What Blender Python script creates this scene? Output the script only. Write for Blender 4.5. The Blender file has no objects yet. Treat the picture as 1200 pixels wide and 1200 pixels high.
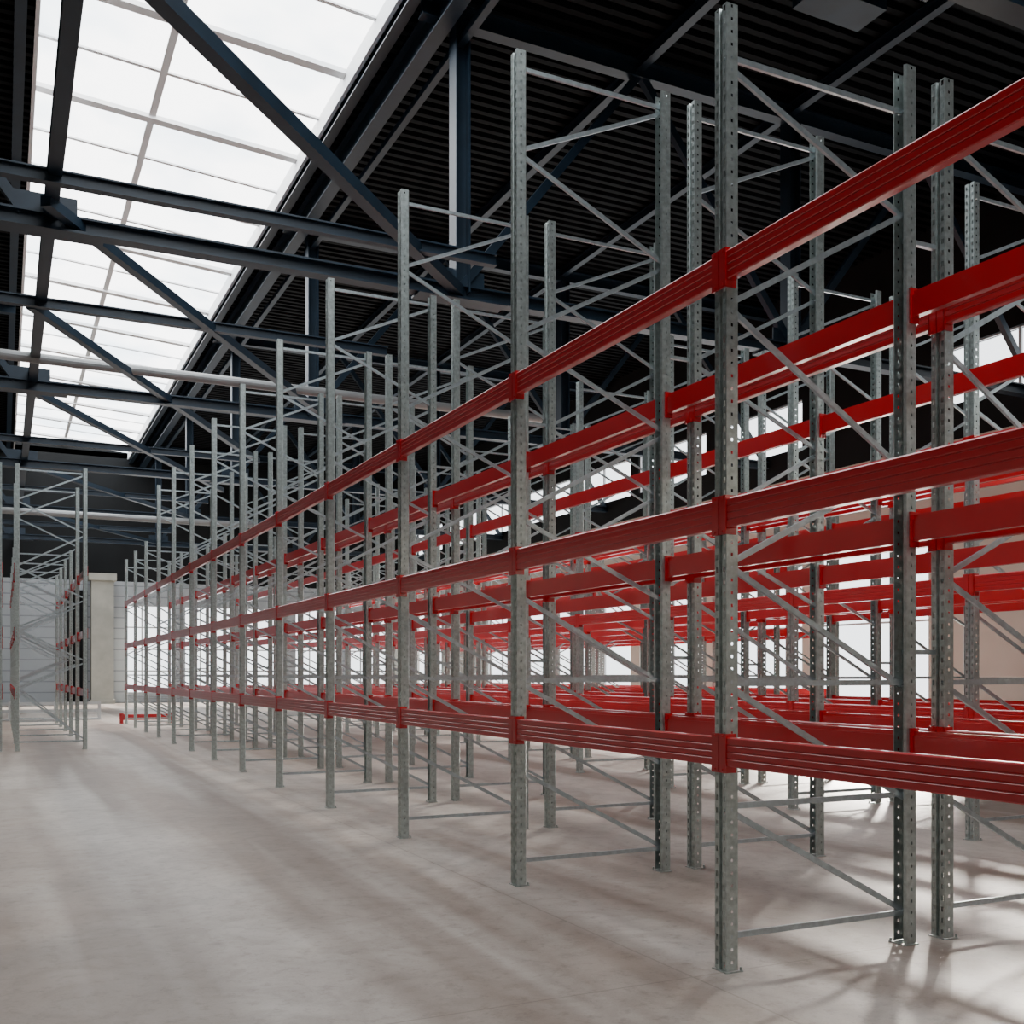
import bpy, math, random
from mathutils import Vector, Matrix
random.seed(4)
sc = bpy.context.scene

# ---------------------------------------------------------------- materials
def new_mat(name):
    m = bpy.data.materials.new(name); m.use_nodes = True
    nt = m.node_tree
    return m, nt, nt.nodes["Principled BSDF"]

def simple(name, col, rough=0.5, metal=0.0, noise=0.0, nscale=8.0, bump=0.0, coat=0.0, spec=0.5):
    m, nt, b = new_mat(name)
    b.inputs["Roughness"].default_value = rough
    b.inputs["Metallic"].default_value = metal
    b.inputs["Specular IOR Level"].default_value = spec
    b.inputs["Coat Weight"].default_value = coat
    b.inputs["Coat Roughness"].default_value = 0.10
    tc = nt.nodes.new("ShaderNodeTexCoord")
    n = nt.nodes.new("ShaderNodeTexNoise"); n.inputs["Scale"].default_value = nscale
    n.inputs["Detail"].default_value = 4
    nt.links.new(tc.outputs["Object"], n.inputs["Vector"])
    r = nt.nodes.new("ShaderNodeValToRGB")
    r.color_ramp.elements[0].position = 0.3; r.color_ramp.elements[1].position = 0.7
    r.color_ramp.elements[0].color = tuple(c*(1-noise) for c in col)+(1,)
    r.color_ramp.elements[1].color = tuple(min(1, c*(1+noise)) for c in col)+(1,)
    nt.links.new(n.outputs["Fac"], r.inputs["Fac"])
    nt.links.new(r.outputs["Color"], b.inputs["Base Color"])
    if bump:
        bp = nt.nodes.new("ShaderNodeBump"); bp.inputs["Strength"].default_value = bump
        bp.inputs["Distance"].default_value = 0.01
        nt.links.new(n.outputs["Fac"], bp.inputs["Height"])
        nt.links.new(bp.outputs["Normal"], b.inputs["Normal"])
    return m

M_GALV = simple("galvanised_steel", (0.47, 0.53, 0.52), 0.32, 0.80, 0.20, 26)
M_BRACE = simple("galvanised_brace", (0.50, 0.57, 0.60), 0.32, 0.80, 0.15, 20)
M_RED = simple("red_powder_coat", (0.50, 0.003, 0.010), 0.28, 0.0, 0.05, 3, 0, 0.7)
M_STEEL = simple("dark_blue_steel", (0.012, 0.026, 0.044), 0.42, 0.0, 0.2, 2, spec=0.35)
M_DECK = simple("black_roof_deck", (0.003, 0.0035, 0.0045), 0.6, 0.0, 0.2, 2, spec=0.07)
M_PIPE = simple("grey_pipe", (0.26, 0.27, 0.275), 0.4, 0.3, 0.1, 2)
M_WHITE = simple("white_frame_paint", (0.92, 0.93, 0.94), 0.5, 0.0, 0.02, 2)
M_RAIL = simple("pale_rail_paint", (0.50, 0.52, 0.53), 0.5, 0.0, 0.04, 2)
M_CONC = simple("concrete_column_mat", (0.42, 0.415, 0.37), 0.8, 0.0, 0.12, 1.5, 0.2)
M_BEIGE = simple("beige_panel", (0.52, 0.48, 0.42), 0.7, 0.0, 0.07, 0.7)
M_DARKWALL = simple("dark_upper_wall", (0.009, 0.010, 0.011), 0.7, 0.0, 0.2, 0.7, spec=0.15)

M_PANEL, nt, b = new_mat("ribbed_wall_panel")
tc = nt.nodes.new("ShaderNodeTexCoord")
w = nt.nodes.new("ShaderNodeTexWave"); w.bands_direction = 'Z'; w.inputs["Scale"].default_value = 0.5
w.wave_profile = 'SAW'
nt.links.new(tc.outputs["Object"], w.inputs["Vector"])
r = nt.nodes.new("ShaderNodeValToRGB")
r.color_ramp.elements[0].position = 0.0; r.color_ramp.elements[0].color = (0.13, 0.145, 0.16, 1)
r.color_ramp.elements[1].position = 0.14; r.color_ramp.elements[1].color = (0.36, 0.385, 0.41, 1)
nt.links.new(w.outputs["Color"], r.inputs["Fac"]); nt.links.new(r.outputs["Color"], b.inputs["Base Color"])
b.inputs["Roughness"].default_value = 0.6

# floor: dusty concrete
M_FLOOR, nt, b = new_mat("dusty_concrete_floor")
tc = nt.nodes.new("ShaderNodeTexCoord")
def noise(scale, detail, rough=0.55, vec=None, dist=0.0):
    n = nt.nodes.new("ShaderNodeTexNoise"); n.inputs["Scale"].default_value = scale
    n.inputs["Detail"].default_value = detail; n.inputs["Roughness"].default_value = rough
    n.inputs["Distortion"].default_value = dist
    nt.links.new(vec or tc.outputs["Object"], n.inputs["Vector"]); return n
def ramp(src, p0, c0, p1, c1):
    r = nt.nodes.new("ShaderNodeValToRGB")
    r.color_ramp.elements[0].position = p0; r.color_ramp.elements[0].color = c0+(1,)
    r.color_ramp.elements[1].position = p1; r.color_ramp.elements[1].color = c1+(1,)
    nt.links.new(src, r.inputs["Fac"]); return r.outputs["Color"]
def mul(a, c, f=1.0):
    mx = nt.nodes.new("ShaderNodeMixRGB"); mx.blend_type = 'MULTIPLY'; mx.inputs[0].default_value = f
    nt.links.new(a, mx.inputs[1]); nt.links.new(c, mx.inputs[2]); return mx.outputs[0]
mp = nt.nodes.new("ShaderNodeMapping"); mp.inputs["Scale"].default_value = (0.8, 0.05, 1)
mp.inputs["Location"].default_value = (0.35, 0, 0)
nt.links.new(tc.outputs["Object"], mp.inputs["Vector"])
shade_bands = noise(1.0, 3, 0.5, mp.outputs[0], 0.3)       # soft shadow bands along the aisles, painted into the floor colour
n1 = noise(0.5, 6, 0.6, None, 0.5); n2 = noise(1.8, 10, 0.70, None, 1.4); n3 = noise(9, 10, 0.75); n4 = noise(60, 4, 0.6)
c = ramp(n1.outputs["Fac"], 0.33, (0.36, 0.31, 0.272), 0.66, (0.46, 0.42, 0.38))
c = mul(c, ramp(shade_bands.outputs["Fac"], 0.42, (0.52, 0.45, 0.41), 0.54, (1, 1, 1)), 0.95)
c = mul(c, ramp(n2.outputs["Fac"], 0.38, (0.70, 0.67, 0.64), 0.56, (1, 1, 1)), 0.55)
c = mul(c, ramp(n3.outputs["Fac"], 0.36, (0.52, 0.49, 0.46), 0.48, (1, 1, 1)), 0.5)
c = mul(c, ramp(n4.outputs["Fac"], 0.30, (0.70, 0.70, 0.70), 0.50, (1, 1, 1)), 0.4)
br = nt.nodes.new("ShaderNodeTexBrick"); br.offset = 0
br.inputs["Scale"].default_value = 1.0; br.inputs["Brick Width"].default_value = 6.0
br.inputs["Row Height"].default_value = 6.0; br.inputs["Mortar Size"].default_value = 0.008
br.inputs["Color1"].default_value = (1, 1, 1, 1); br.inputs["Color2"].default_value = (1, 1, 1, 1)
br.inputs["Mortar"].default_value = (0.6, 0.58, 0.56, 1)
mp2 = nt.nodes.new("ShaderNodeMapping"); mp2.inputs["Location"].default_value = (2.4, 1.0, 0)
nt.links.new(tc.outputs["Object"], mp2.inputs["Vector"]); nt.links.new(mp2.outputs[0], br.inputs["Vector"])
c = mul(c, br.outputs["Color"], 0.6)
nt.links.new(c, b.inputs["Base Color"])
b.inputs["Roughness"].default_value = 0.5
bp = nt.nodes.new("ShaderNodeBump"); bp.inputs["Strength"].default_value = 0.2; bp.inputs["Distance"].default_value = 0.01
nt.links.new(n3.outputs["Fac"], bp.inputs["Height"]); nt.links.new(bp.outputs["Normal"], b.inputs["Normal"])

# skylight glazing
M_GLAZE = bpy.data.materials.new("frosted_skylight_glazing"); M_GLAZE.use_nodes = True
nt = M_GLAZE.node_tree; nt.nodes.clear()
o = nt.nodes.new("ShaderNodeOutputMaterial"); e = nt.nodes.new("ShaderNodeEmission")
tc = nt.nodes.new("ShaderNodeTexCoord"); n = nt.nodes.new("ShaderNodeTexNoise"); n.inputs["Scale"].default_value = 0.35
n.inputs["Detail"].default_value = 3
r = nt.nodes.new("ShaderNodeValToRGB")
r.color_ramp.elements[0].position = 0.35; r.color_ramp.elements[0].color = (0.68, 0.76, 0.82, 1)
r.color_ramp.elements[1].position = 0.55; r.color_ramp.elements[1].color = (1, 1, 1, 1)
nt.links.new(tc.outputs["Object"], n.inputs["Vector"]); nt.links.new(n.outputs["Fac"], r.inputs["Fac"])
nt.links.new(r.outputs["Color"], e.inputs["Color"]); e.inputs["Strength"].default_value = 6.8
nt.links.new(e.outputs[0], o.inputs[0])

# ---------------------------------------------------------------- mesh builder
class MB:
    def __init__(s): s.v = []; s.f = []; s.m = []
    def quad(s, a, b, c, d, mi=0):
        k = len(s.v); s.v += [tuple(a), tuple(b), tuple(c), tuple(d)]; s.f.append((k, k+1, k+2, k+3)); s.m.append(mi)
    def box(s, x0, x1, y0, y1, z0, z1, mi=0):
        k = len(s.v)
        s.v += [(x0,y0,z0),(x1,y0,z0),(x1,y1,z0),(x0,y1,z0),(x0,y0,z1),(x1,y0,z1),(x1,y1,z1),(x0,y1,z1)]
        for f in [(0,3,2,1),(4,5,6,7),(0,1,5,4),(1,2,6,5),(2,3,7,6),(3,0,4,7)]:
            s.f.append(tuple(k+i for i in f)); s.m.append(mi)
    def bar(s, p, q, w, h, mi=0, up=(0,0,1)):
        p = Vector(p); q = Vector(q); d = (q-p).normalized(); u = Vector(up)
        if abs(d.dot(u)) > 0.98: u = Vector((1,0,0))
        r = d.cross(u).normalized(); u = r.cross(d).normalized()
        k = len(s.v)
        for c in (p, q):
            for a, b in ((-1,-1),(1,-1),(1,1),(-1,1)):
                s.v.append(tuple(c + r*(a*w/2) + u*(b*h/2)))
        for f in [(0,1,2,3),(7,6,5,4),(0,4,5,1),(1,5,6,2),(2,6,7,3),(3,7,4,0)]:
            s.f.append(tuple(k+i for i in f)); s.m.append(mi)
    def ibeam(s, p, q, w, h, t=0.03, mi=0):
        p = Vector(p); q = Vector(q); d = (q-p).normalized(); u = Vector((0,0,1))
        if abs(d.dot(u)) > 0.98: u = Vector((1,0,0))
        r = d.cross(u).normalized(); u = r.cross(d).normalized()
        s.bar(p+u*(h/2-t/2), q+u*(h/2-t/2), w, t, mi, u)
        s.bar(p-u*(h/2-t/2), q-u*(h/2-t/2), w, t, mi, u)
        s.bar(p, q, t*0.8, h-2*t, mi, u)
    def tube(s, p, q, rad, n=12, mi=0):
        p = Vector(p); q = Vector(q); d = (q-p).normalized(); u = Vector((0,0,1))
        if abs(d.dot(u)) > 0.98: u = Vector((1,0,0))
        r = d.cross(u).normalized(); u = r.cross(d).normalized()
        k = len(s.v)
        for c in (p, q):
            for i in range(n):
                a = 2*math.pi*i/n
                s.v.append(tuple(c + r*math.cos(a)*rad + u*math.sin(a)*rad))
        for i in range(n):
            j = (i+1) % n
            s.f.append((k+i, k+j, k+n+j, k+n+i)); s.m.append(mi)
        s.f.append(tuple(k+i for i in range(n))[::-1]); s.m.append(mi)
        s.f.append(tuple(k+n+i for i in range(n))); s.m.append(mi)
    def extrude_y(s, prof, y0, y1, mi=0):
        k = len(s.v); n = len(prof)
        for y in (y0, y1):
            for x, z in prof: s.v.append((x, y, z))
        for i in range(n):
            j = (i+1) % n
            s.f.append((k+i, k+j, k+n+j, k+n+i)); s.m.append(mi)
        s.f.append(tuple(range(k, k+n))); s.m.append(mi)
        s.f.append(tuple(range(k+n, k+2*n))[::-1]); s.m.append(mi)
    def mesh(s, name, mats):
        me = bpy.data.meshes.new(name); me.from_pydata(s.v, [], s.f)
        for m in mats: me.materials.append(m)
        me.polygons.foreach_set("material_index", s.m); me.update()
        return me
def obj(name, me, parent=None, loc=(0,0,0)):
    o = bpy.data.objects.new(name, me); sc.collection.objects.link(o); o.location = loc
    if parent: o.parent = parent
    return o
def empty(name, loc=(0,0,0)):
    return obj(name, None, None, loc)

# ---------------------------------------------------------------- rack parts
D = 1.52; L = 2.785
def upright(mb, x0, sgn, H):
    """perforated omega post; face at x0, body extends sgn*x"""
    hy = 0.056; dep = 0.082; pitch = 0.075
    X = lambda t: x0 + sgn*t
    nz = int(H/pitch)
    def strip(a, b, holes=None):
        P = lambda q, z: (X(q[0]), q[1], z)
        if not holes:
            mb.quad(P(a,0.01), P(b,0.01), P(b,H), P(a,H)); return
        off, hh = holes; z = 0.01
        for i in range(nz):
            c = i*pitch + off
            if c+hh >= H: break
            mb.quad(P(a,z), P(b,z), P(b,c), P(a,c)); z = c+hh
        mb.quad(P(a,z), P(b,z), P(b,H), P(a,H))
    for s in (-1, 1):
        y = lambda v: s*v
        strip((0.018,0),(0.018,y(0.010)))
        strip((0.018,y(0.010)),(0.0,y(0.016)))
        strip((0,y(0.016)),(0,y(0.027)))
        strip((0,y(0.027)),(0,y(0.045)),(0.03,0.034))
        strip((0,y(0.045)),(0,y(hy)))
        strip((0,y(hy)),(0.032,y(hy)))
        strip((0.032,y(hy)),(0.046,y(hy)),(0.05,0.018))
        strip((0.046,y(hy)),(dep,y(hy)))
        strip((dep,y(hy)),(dep+0.012,y(0.04)))
    a, b_ = sorted((X(-0.012), X(dep+0.03)))
    mb.box(a, b_, -0.07, 0.07, 0.0, 0.007)
    for yy in (-0.062, 0.062):
        mb.tube((X(dep+0.018), yy, 0.007), (X(dep+0.018), yy, 0.028), 0.008, 8)

def frame_mesh(kind):
    H, segs, hors = kind
    mb = MB()
    upright(mb, 0.0, 1, H); upright(mb, D, -1, H)
    fx, bx = 0.055, D-0.055
    def brace(zf, zb, yo):
        p = (fx, yo, zf); q = (bx, yo, zb)
        d = Vector(q)-Vector(p); d.normalize(); n = Vector((0,1,0)).cross(d)
        P = Vector(p); Q = Vector(q)
        mb.bar(P, Q, 0.003, 0.034, 1, n)
        off = Vector((0, 0.010, 0))
        mb.bar(P+n*0.016+off, Q+n*0.016+off, 0.020, 0.003, 1, n)
        mb.bar(P-n*0.016+off, Q-n*0.016+off, 0.020, 0.003, 1, n)
        for c in (P, Q):
            mb.tube(c+Vector((0,-0.03,0)), c+Vector((0,0.03,0)), 0.009, 8, 1)
    for i, (a, b_) in enumerate(segs): brace(a, b_, -0.012 if i % 2 else 0.012)
    for h in hors: brace(h, h, 0.0)
    return mb.mesh("rack_frame_mesh_%d" % int(H*10), [M_GALV, M_BRACE])
SHORT = frame_mesh((5.70, [(5.38,4.75),(3.95,4.75),(3.95,3.1),(2.41,3.1),(2.41,1.68),(1.68,0.95),(0.95,0.22)],[5.42,1.70,0.97,0.20]))
TALL = frame_mesh((6.92, [(6.12,6.75),(6.08,5.42),(4.60,5.36),(4.55,3.92),(3.10,3.86),(3.05,2.41),(2.41,1.68),(1.68,0.95),(0.95,0.22)],[6.80,1.70,0.20]))
MID = frame_mesh((6.50, [(5.70,6.35),(5.66,5.0),(4.20,4.95),(4.15,3.5),(2.80,3.45),(2.75,2.05),(1.40,2.0),(1.35,0.22)],[6.38,0.20]))
LOW = frame_mesh((5.20, [(4.4,5.0),(4.36,3.7),(3.0,3.65),(2.95,2.2),(1.5,2.15),(1.45,0.22)],[5.05,0.20]))

LEV = (1.30, 2.70, 4.15)
def beams_mesh(levels, name):
    mb = MB()
    y0, y1 = 0.058, L-0.058
    for z in levels:
        for side in (0, 1):
            if side == 0: X = lambda t: t
            else: X = lambda t: D - t
            h = 0.086
            f = -0.010; g = -0.006
            prof = [(0.045,-h),(f+0.004,-h),(f,-h+0.006)]
            for c in (-0.040,0.0,0.040):
                prof += [(f,c-0.006),(g,c-0.002),(g,c+0.002),(f,c+0.006)]
            prof += [(f,h-0.008),(f+0.006,h),(0.030,h),(0.030,h-0.03),(0.045,h-0.03)]
            mb.extrude_y([(X(x), z+zz) for x, zz in prof], y0, y1)
            for ye, s in ((0.0, 1), (L, -1)):
                ya, yb = sorted((ye+s*0.004, ye+s*0.064))
                a, b_ = sorted((X(-0.016), X(-0.003)))
                mb.box(a, b_, ya, yb, z-0.125, z+0.105)
                ya, yb = sorted((ye+s*0.058, ye+s*0.068))
                a, b_ = sorted((X(-0.016), X(0.062)))
                mb.box(a, b_, ya, yb, z-0.125, z+0.105)
                for zz in (-0.105, 0.09):
                    a = X(-0.022); mb.tube((X(-0.003), ye+s*0.036, z+zz), (a, ye+s*0.036, z+zz), 0.008, 8)
    return mb.mesh(name, [M_RED])
BEAMS = beams_mesh(LEV, "beam_level_mesh")

mb = MB()
for z in (1.9, 4.6):
    mb.bar((D-0.02, 0.03, z), (D+0.28, 0.03, z), 0.03, 0.03)
SPACER = mb.mesh("row_spacer", [M_BRACE])

def rack_row(x, y_start, kinds, skip=(), spacer=False):
    e = empty("pallet_rack", (x, y_start, 0))
    for i, k in enumerate(kinds):
        obj("rack_frame_%d" % (i+1), k, e, (0, i*L, 0))
        if spacer: obj("row_spacer_%d" % (i+1), SPACER, e, (0, i*L, 0))
        if i < len(kinds)-1 and i not in skip:
            obj("beam_set_%d" % (i+1), BEAMS, e, (0, i*L, 0))
    return e
S, T, Md, Lo = SHORT, TALL, MID, LOW
Y0 = 5.03
front = [S,S]+[T]*9+[S]*3
row2 = [S,S]+[T]*8+[S]*3
for x, ks, sp in ((3.82, front, True),(5.60, row2, False),(9.16,[T]*11+[S]*3, True),(10.94,[T]*11+[S]*3, False)):
    rack_row(x, Y0-L, ks, (), sp)
for x in (14.50, 16.28):
    rack_row(x, Y0+5*L, [S]*8)
for x in (0.26, -1.52):
    rack_row(x, 26.2, [Md, Md, Lo, Lo, Lo, Lo])

# red floor guard at the far end of the row
mb = MB()
ye = Y0+12*L+0.5
mb.box(3.7, 5.5, ye, ye+0.10, 0.12, 0.32)
for xx in (3.7, 5.38): mb.box(xx, xx+0.12, ye-0.05, ye+0.15, 0.0, 0.36)
obj("rack_end_guard", mb.mesh("rack_end_guard", [M_RED]))

# ---------------------------------------------------------------- building shell
XL, XR, YF, YB, ZC = -14.0, 24.0, -12.0, 66.0, 14.5
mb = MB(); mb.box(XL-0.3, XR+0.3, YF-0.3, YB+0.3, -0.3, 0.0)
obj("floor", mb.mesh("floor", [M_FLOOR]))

SX0, SX1 = 0.62, 6.75
mb = MB()
def deck(x0, x1):
    y = YF; p = 0.34
    while y < YB:
        z = ZC
        pts = [(y, z),(y+0.14, z),(y+0.18, z+0.11),(y+0.30, z+0.11),(y+p, z)]
        for (ya, za), (yb, zb) in zip(pts, pts[1:]):
            mb.quad((x0,ya,za),(x1,ya,za),(x1,yb,zb),(x0,yb,zb))
        y += p
    mb.quad((x0,YF,z+0.2),(x1,YF,z+0.2),(x1,YB,z+0.2),(x0,YB,z+0.2))
deck(XL, SX0); deck(SX1, XR)
ceil = obj("ceiling", mb.mesh("ceiling", [M_DECK]))

# shallow mono-pitch rooflight with straight cross purlins
mb = MB(); zk0 = 15.25; zk1 = 14.85
mb.quad((SX0,YF,zk0),(SX1,YF,zk1),(SX1,YB,zk1),(SX0,YB,zk0))
obj("skylight_glazing", mb.mesh("skylight_glazing", [M_GLAZE]), ceil)
mb = MB()
mb.box(SX0-0.04, SX0+0.04, YF, YB, ZC-0.05, zk0); mb.box(SX1-0.04, SX1+0.04, YF, YB, ZC-0.05, zk1)
y = YF+0.5; i = 0
while y < YB:
    big = i % 2 == 0
    w_ = 0.26 if big else 0.10; h_ = 0.10 if big else 0.04
    mb.bar((SX0,y,zk0-h_/2-0.01),(SX1,y,zk1-h_/2-0.01), w_, h_)
    y += 2.1; i += 1
xa = SX0+2.6; za = zk0-(zk0-zk1)*2.6/(SX1-SX0)
mb.bar((xa,YF,za-0.03),(xa,YB,za-0.03),0.16,0.04)
obj("skylight_bars", mb.mesh("skylight_bars", [M_WHITE]), ceil)
mb = MB()
for y in (YF, YB):
    mb.quad((SX0,y,ZC),(SX1,y,ZC),(SX1,y,zk1),(SX0,y,zk0))
obj("skylight_gable_ends", mb.mesh("skylight_gables", [M_DARKWALL]), ceil)

def wall_x(name, x0, x1, bands):
    mb = MB()
    for z0, z1, mi, ops in bands:
        y = YF
        for a, b_ in ops:
            mb.box(x0, x1, y, a, z0, z1, mi); y = b_
        mb.box(x0, x1, y, YB, z0, z1, mi)
    obj(name, mb.mesh(name, [M_PANEL, M_BEIGE, M_DARKWALL]))
low_ops = [(a, a+4.6) for a in (21.9, 27.2, 32.5, 37.8, 43.1, 48.4, 59.0)]
cl_ops = [(-9.9+5.3*i, -5.2+5.3*i) for i in range(14) if i not in (2, 3, 6)]
LZ0, LZ1, CZ0, CZ1 = 0.6, 6.0, 9.3, 10.9
wall_x("wall_right", XR, XR+0.3, [(0,LZ0,1,[]),(LZ0,LZ1,1,low_ops),(LZ1,8.3,1,[]),(8.3,CZ0,2,[]),(CZ0,CZ1,2,cl_ops),(CZ1,ZC+0.3,2,[])])
wall_x("wall_left", XL-0.3, XL, [(0,7,1,[]),(7,ZC+0.3,2,[])])
mb = MB()
bops = [(6.6,9.4),(10.0,12.8),(13.4,16.2),(16.8,19.6),(20.2,23.0)]
mb.box(XL, XR, YB, YB+0.3, 0, 0.6, 0)
x = XL
for a, b_ in bops:
    mb.box(x, a, YB, YB+0.3, 0.6, 5.8, 0); x = b_
mb.box(x, XR, YB, YB+0.3, 0.6, 5.8, 0)
mb.box(XL, XR, YB, YB+0.3, 5.8, 7.2, 0)
mb.box(XL, XR, YB, YB+0.3, 7.2, ZC+0.3, 2)
obj("wall_back", mb.mesh("wall_back", [M_PANEL, M_BEIGE, M_DARKWALL]))
mb = MB(); mb.box(XL, XR, YF-0.3, YF, 0, 7, 1); mb.box(XL, XR, YF-0.3, YF, 7, ZC+0.3, 2)
obj("wall_front", mb.mesh("wall_front", [M_PANEL, M_BEIGE, M_DARKWALL]))

wi = 1
def win_x(y0, y1, z0, z1, ny, nz):
    global wi
    mb = MB()
    for i in range(ny+1):
        y = y0+(y1-y0)*i/ny; mb.box(XR+0.08, XR+0.16, y-0.035, y+0.035, z0, z1)
    for i in range(nz+1):
        z = z0+(z1-z0)*i/nz; mb.box(XR+0.09, XR+0.15, y0, y1, z-0.03, z+0.03)
    obj("window_%d" % wi, mb.mesh("window", [M_RAIL])); wi += 1
for a, b_ in low_ops: win_x(a, b_, LZ0, LZ1, 2, 2)
for a, b_ in cl_ops: win_x(a, b_, CZ0, CZ1, 2, 1)
for a, b_ in bops:
    mb = MB()
    for i in range(4):
        x = a+(b_-a)*i/3; mb.box(x-0.04, x+0.04, YB+0.09, YB+0.17, 0.6, 5.8)
    for i in range(5):
        z = 0.6+5.2*i/4; mb.box(a, b_, YB+0.1, YB+0.16, z-0.04, z+0.04)
    obj("window_%d" % wi, mb.mesh("window", [M_RAIL])); wi += 1

for x in (5.2, 24-0.8):
    mb = MB(); mb.box(x-0.6, x+0.6, YB-1.6, YB-0.5, 0, 7.4); mb.box(x-0.75, x+0.75, YB-1.75, YB-0.35, 7.1, 7.5)
    mb.box(x-0.68, x+0.68, YB-1.68, YB-0.42, 0, 0.25)
    obj("concrete_column", mb.mesh("concrete_column", [M_CONC]))
mb = MB(); mb.box(3.3, 4.5, YB-0.12, YB-0.02, 0, 6.6, 0)
for i in range(12): mb.box(3.3, 4.5, YB-0.16, YB-0.12, 0.05+i*0.55, 0.09+i*0.55, 0)
obj("door_1", mb.mesh("door_1", [M_DARKWALL]))

mb = MB()
for z in (0.62, 0.35): mb.bar((-6, 43, z), (3.4, 43, z), 0.05, 0.11)
for i in range(7): mb.box(-6+i*1.55, -5.9+i*1.55, 42.95, 43.07, 0, 0.7)
mb.box(-6, 3.4, 42.8, 43.2, 0, 0.06)
obj("guard_rail", mb.mesh("guard_rail", [M_RAIL]))

# ---------------------------------------------------------------- roof steelwork
rf = empty("roof_truss_structure", (0,0,0))
ZL = 9.0
mb = MB()
trY = [-3.0, 7.8, 18.4, 29.0, 39.8, 50.5, 61.2]
for y in trY:
    mb.ibeam((XL, y, ZL), (XR, y, ZL), 0.28, 0.26, 0.035)
    for x in (0.6, 7.85, 15.9):
        mb.box(x-0.9, x+0.9, y-0.22, y+0.22, ZL-0.17, ZL-0.13)
        mb.box(x-0.5, x+0.5, y-0.015, y+0.015, ZL-0.13, ZL+0.45)
    for x in (7.85, 15.9):
        mb.ibeam((x, y, ZL), (x, y, ZC-0.4), 0.34, 0.30, 0.03)
    mb.ibeam((SX1+0.3, y, ZC-0.25), (XR, y, ZC-0.25), 0.26, 0.36, 0.03)
    mb.ibeam((XL, y, ZC-0.25), (SX0-0.2, y, ZC-0.25), 0.26, 0.36, 0.03)
    for xa, xb in ((7.85, 11.9), (15.9, 11.9), (15.9, 19.9), (23.9, 19.9)):
        mb.bar((xa, y, ZL+0.1), (xb, y, ZC-0.3), 0.14, 0.16)
    for xa, xb in ((-7.5, -3.5), (0.3, -3.5), (-7.5, -11.5)):
        mb.bar((xa, y, ZL+0.1), (xb, y, ZC-0.3), 0.14, 0.16)
for y in (16.8, 22.6, 36.0, 45.5, 56.0):
    mb.ibeam((-6, y, ZL+0.05), (7.85, y, ZL+0.05), 0.16, 0.20, 0.025)
obj("cross_members", mb.mesh("cross_members", [M_STEEL]), rf)
mb = MB()
mb.ibeam((0.70, YF, ZL+0.22), (0.70, YB, ZL+0.22), 0.20, 0.28, 0.03)
mb.ibeam((SX1+0.12, YF, ZC-0.12), (SX1+0.12, YB, ZC-0.12), 0.22, 0.34, 0.03)
mb.ibeam((SX0-0.3, YF, ZC-0.05), (SX0-0.3, YB, ZC-0.05), 0.22, 0.24, 0.03)
mb.ibeam((SX1+0.65, YF, ZC-0.4), (SX1+0.65, YB, ZC-0.4), 0.30, 0.60, 0.03)
mb.bar((7.85, YF, ZC-0.75), (7.85, YB, ZC-0.75), 0.14, 0.14)
for x in (11.9, 15.9, 19.9, -3.5, -8.0):
    mb.ibeam((x, YF, ZC-0.12), (x, YB, ZC-0.12), 0.18, 0.24, 0.02)
obj("longitudinal_girders", mb.mesh("girders", [M_STEEL]), rf)
mb = MB()
def dg(a, b_, w=0.17): mb.bar((a[0],a[1],ZL+0.02),(b_[0],b_[1],ZL+0.02), w, w)
dg((0.7,10.9),(7.85,18.4),0.20); dg((0.5,7.9),(7.85,0.5))
dg((0.6,17.6),(7.85,28.4)); dg((0.5,22.7),(7.85,36.0)); dg((0.5,29.2),(7.85,42.4))
dg((0.5,39.8),(7.85,50.4)); dg((0.5,50.5),(7.85,61.2))
obj("plan_bracing", mb.mesh("plan_bracing", [M_STEEL]), rf)
mb = MB()
mb.tube((-10, 26.8, ZL+0.1), (14, 26.8, ZL+0.1), 0.12, 14)
mb.tube((-10, 46.0, 8.2), (10, 46.0, 8.2), 0.13, 14)
obj("service_pipe", mb.mesh("service_pipe", [M_PIPE]))
mb = MB()
mb.box(12.4, 13.9, 13.6, 14.3, 13.35, 13.62); mb.box(12.7, 13.6, 13.75, 14.15, 13.62, 13.8)
mb.bar((12.9, 13.95, 13.8), (12.9, 13.95, 14.46), 0.05, 0.05); mb.bar((13.4, 13.95, 13.8), (13.4, 13.95, 14.46), 0.05, 0.05)
obj("high_bay_lamp", mb.mesh("high_bay_lamp", [M_STEEL]))

# ---------------------------------------------------------------- light
wd = bpy.data.worlds.new("World"); sc.world = wd; wd.use_nodes = True
bg = wd.node_tree.nodes["Background"]; bg.inputs[0].default_value = (0.93, 0.97, 1.0, 1); bg.inputs[1].default_value = 3.3
sl = bpy.data.lights.new("sun", 'SUN'); sl.energy = 42; sl.angle = math.radians(9.0); sl.color = (1.0, 0.92, 0.82)
so = bpy.data.objects.new("sun", sl); sc.collection.objects.link(so)
so.location = (40, 40, 30)
so.rotation_euler = Vector((-1, -0.85, -0.48)).to_track_quat('-Z', 'Y').to_euler()

# ---------------------------------------------------------------- camera
cd = bpy.data.cameras.new("camera"); cam = bpy.data.objects.new("camera", cd); sc.collection.objects.link(cam)
cam.location = (0, 0, 1.76)
th = math.radians(25.95)
cam.rotation_euler = (math.pi/2, 0, -th)
cd.sensor_width = 36; cd.lens = 36*1228/1200
cd.shift_y = 189/1200
cd.clip_end = 300
sc.camera = cam
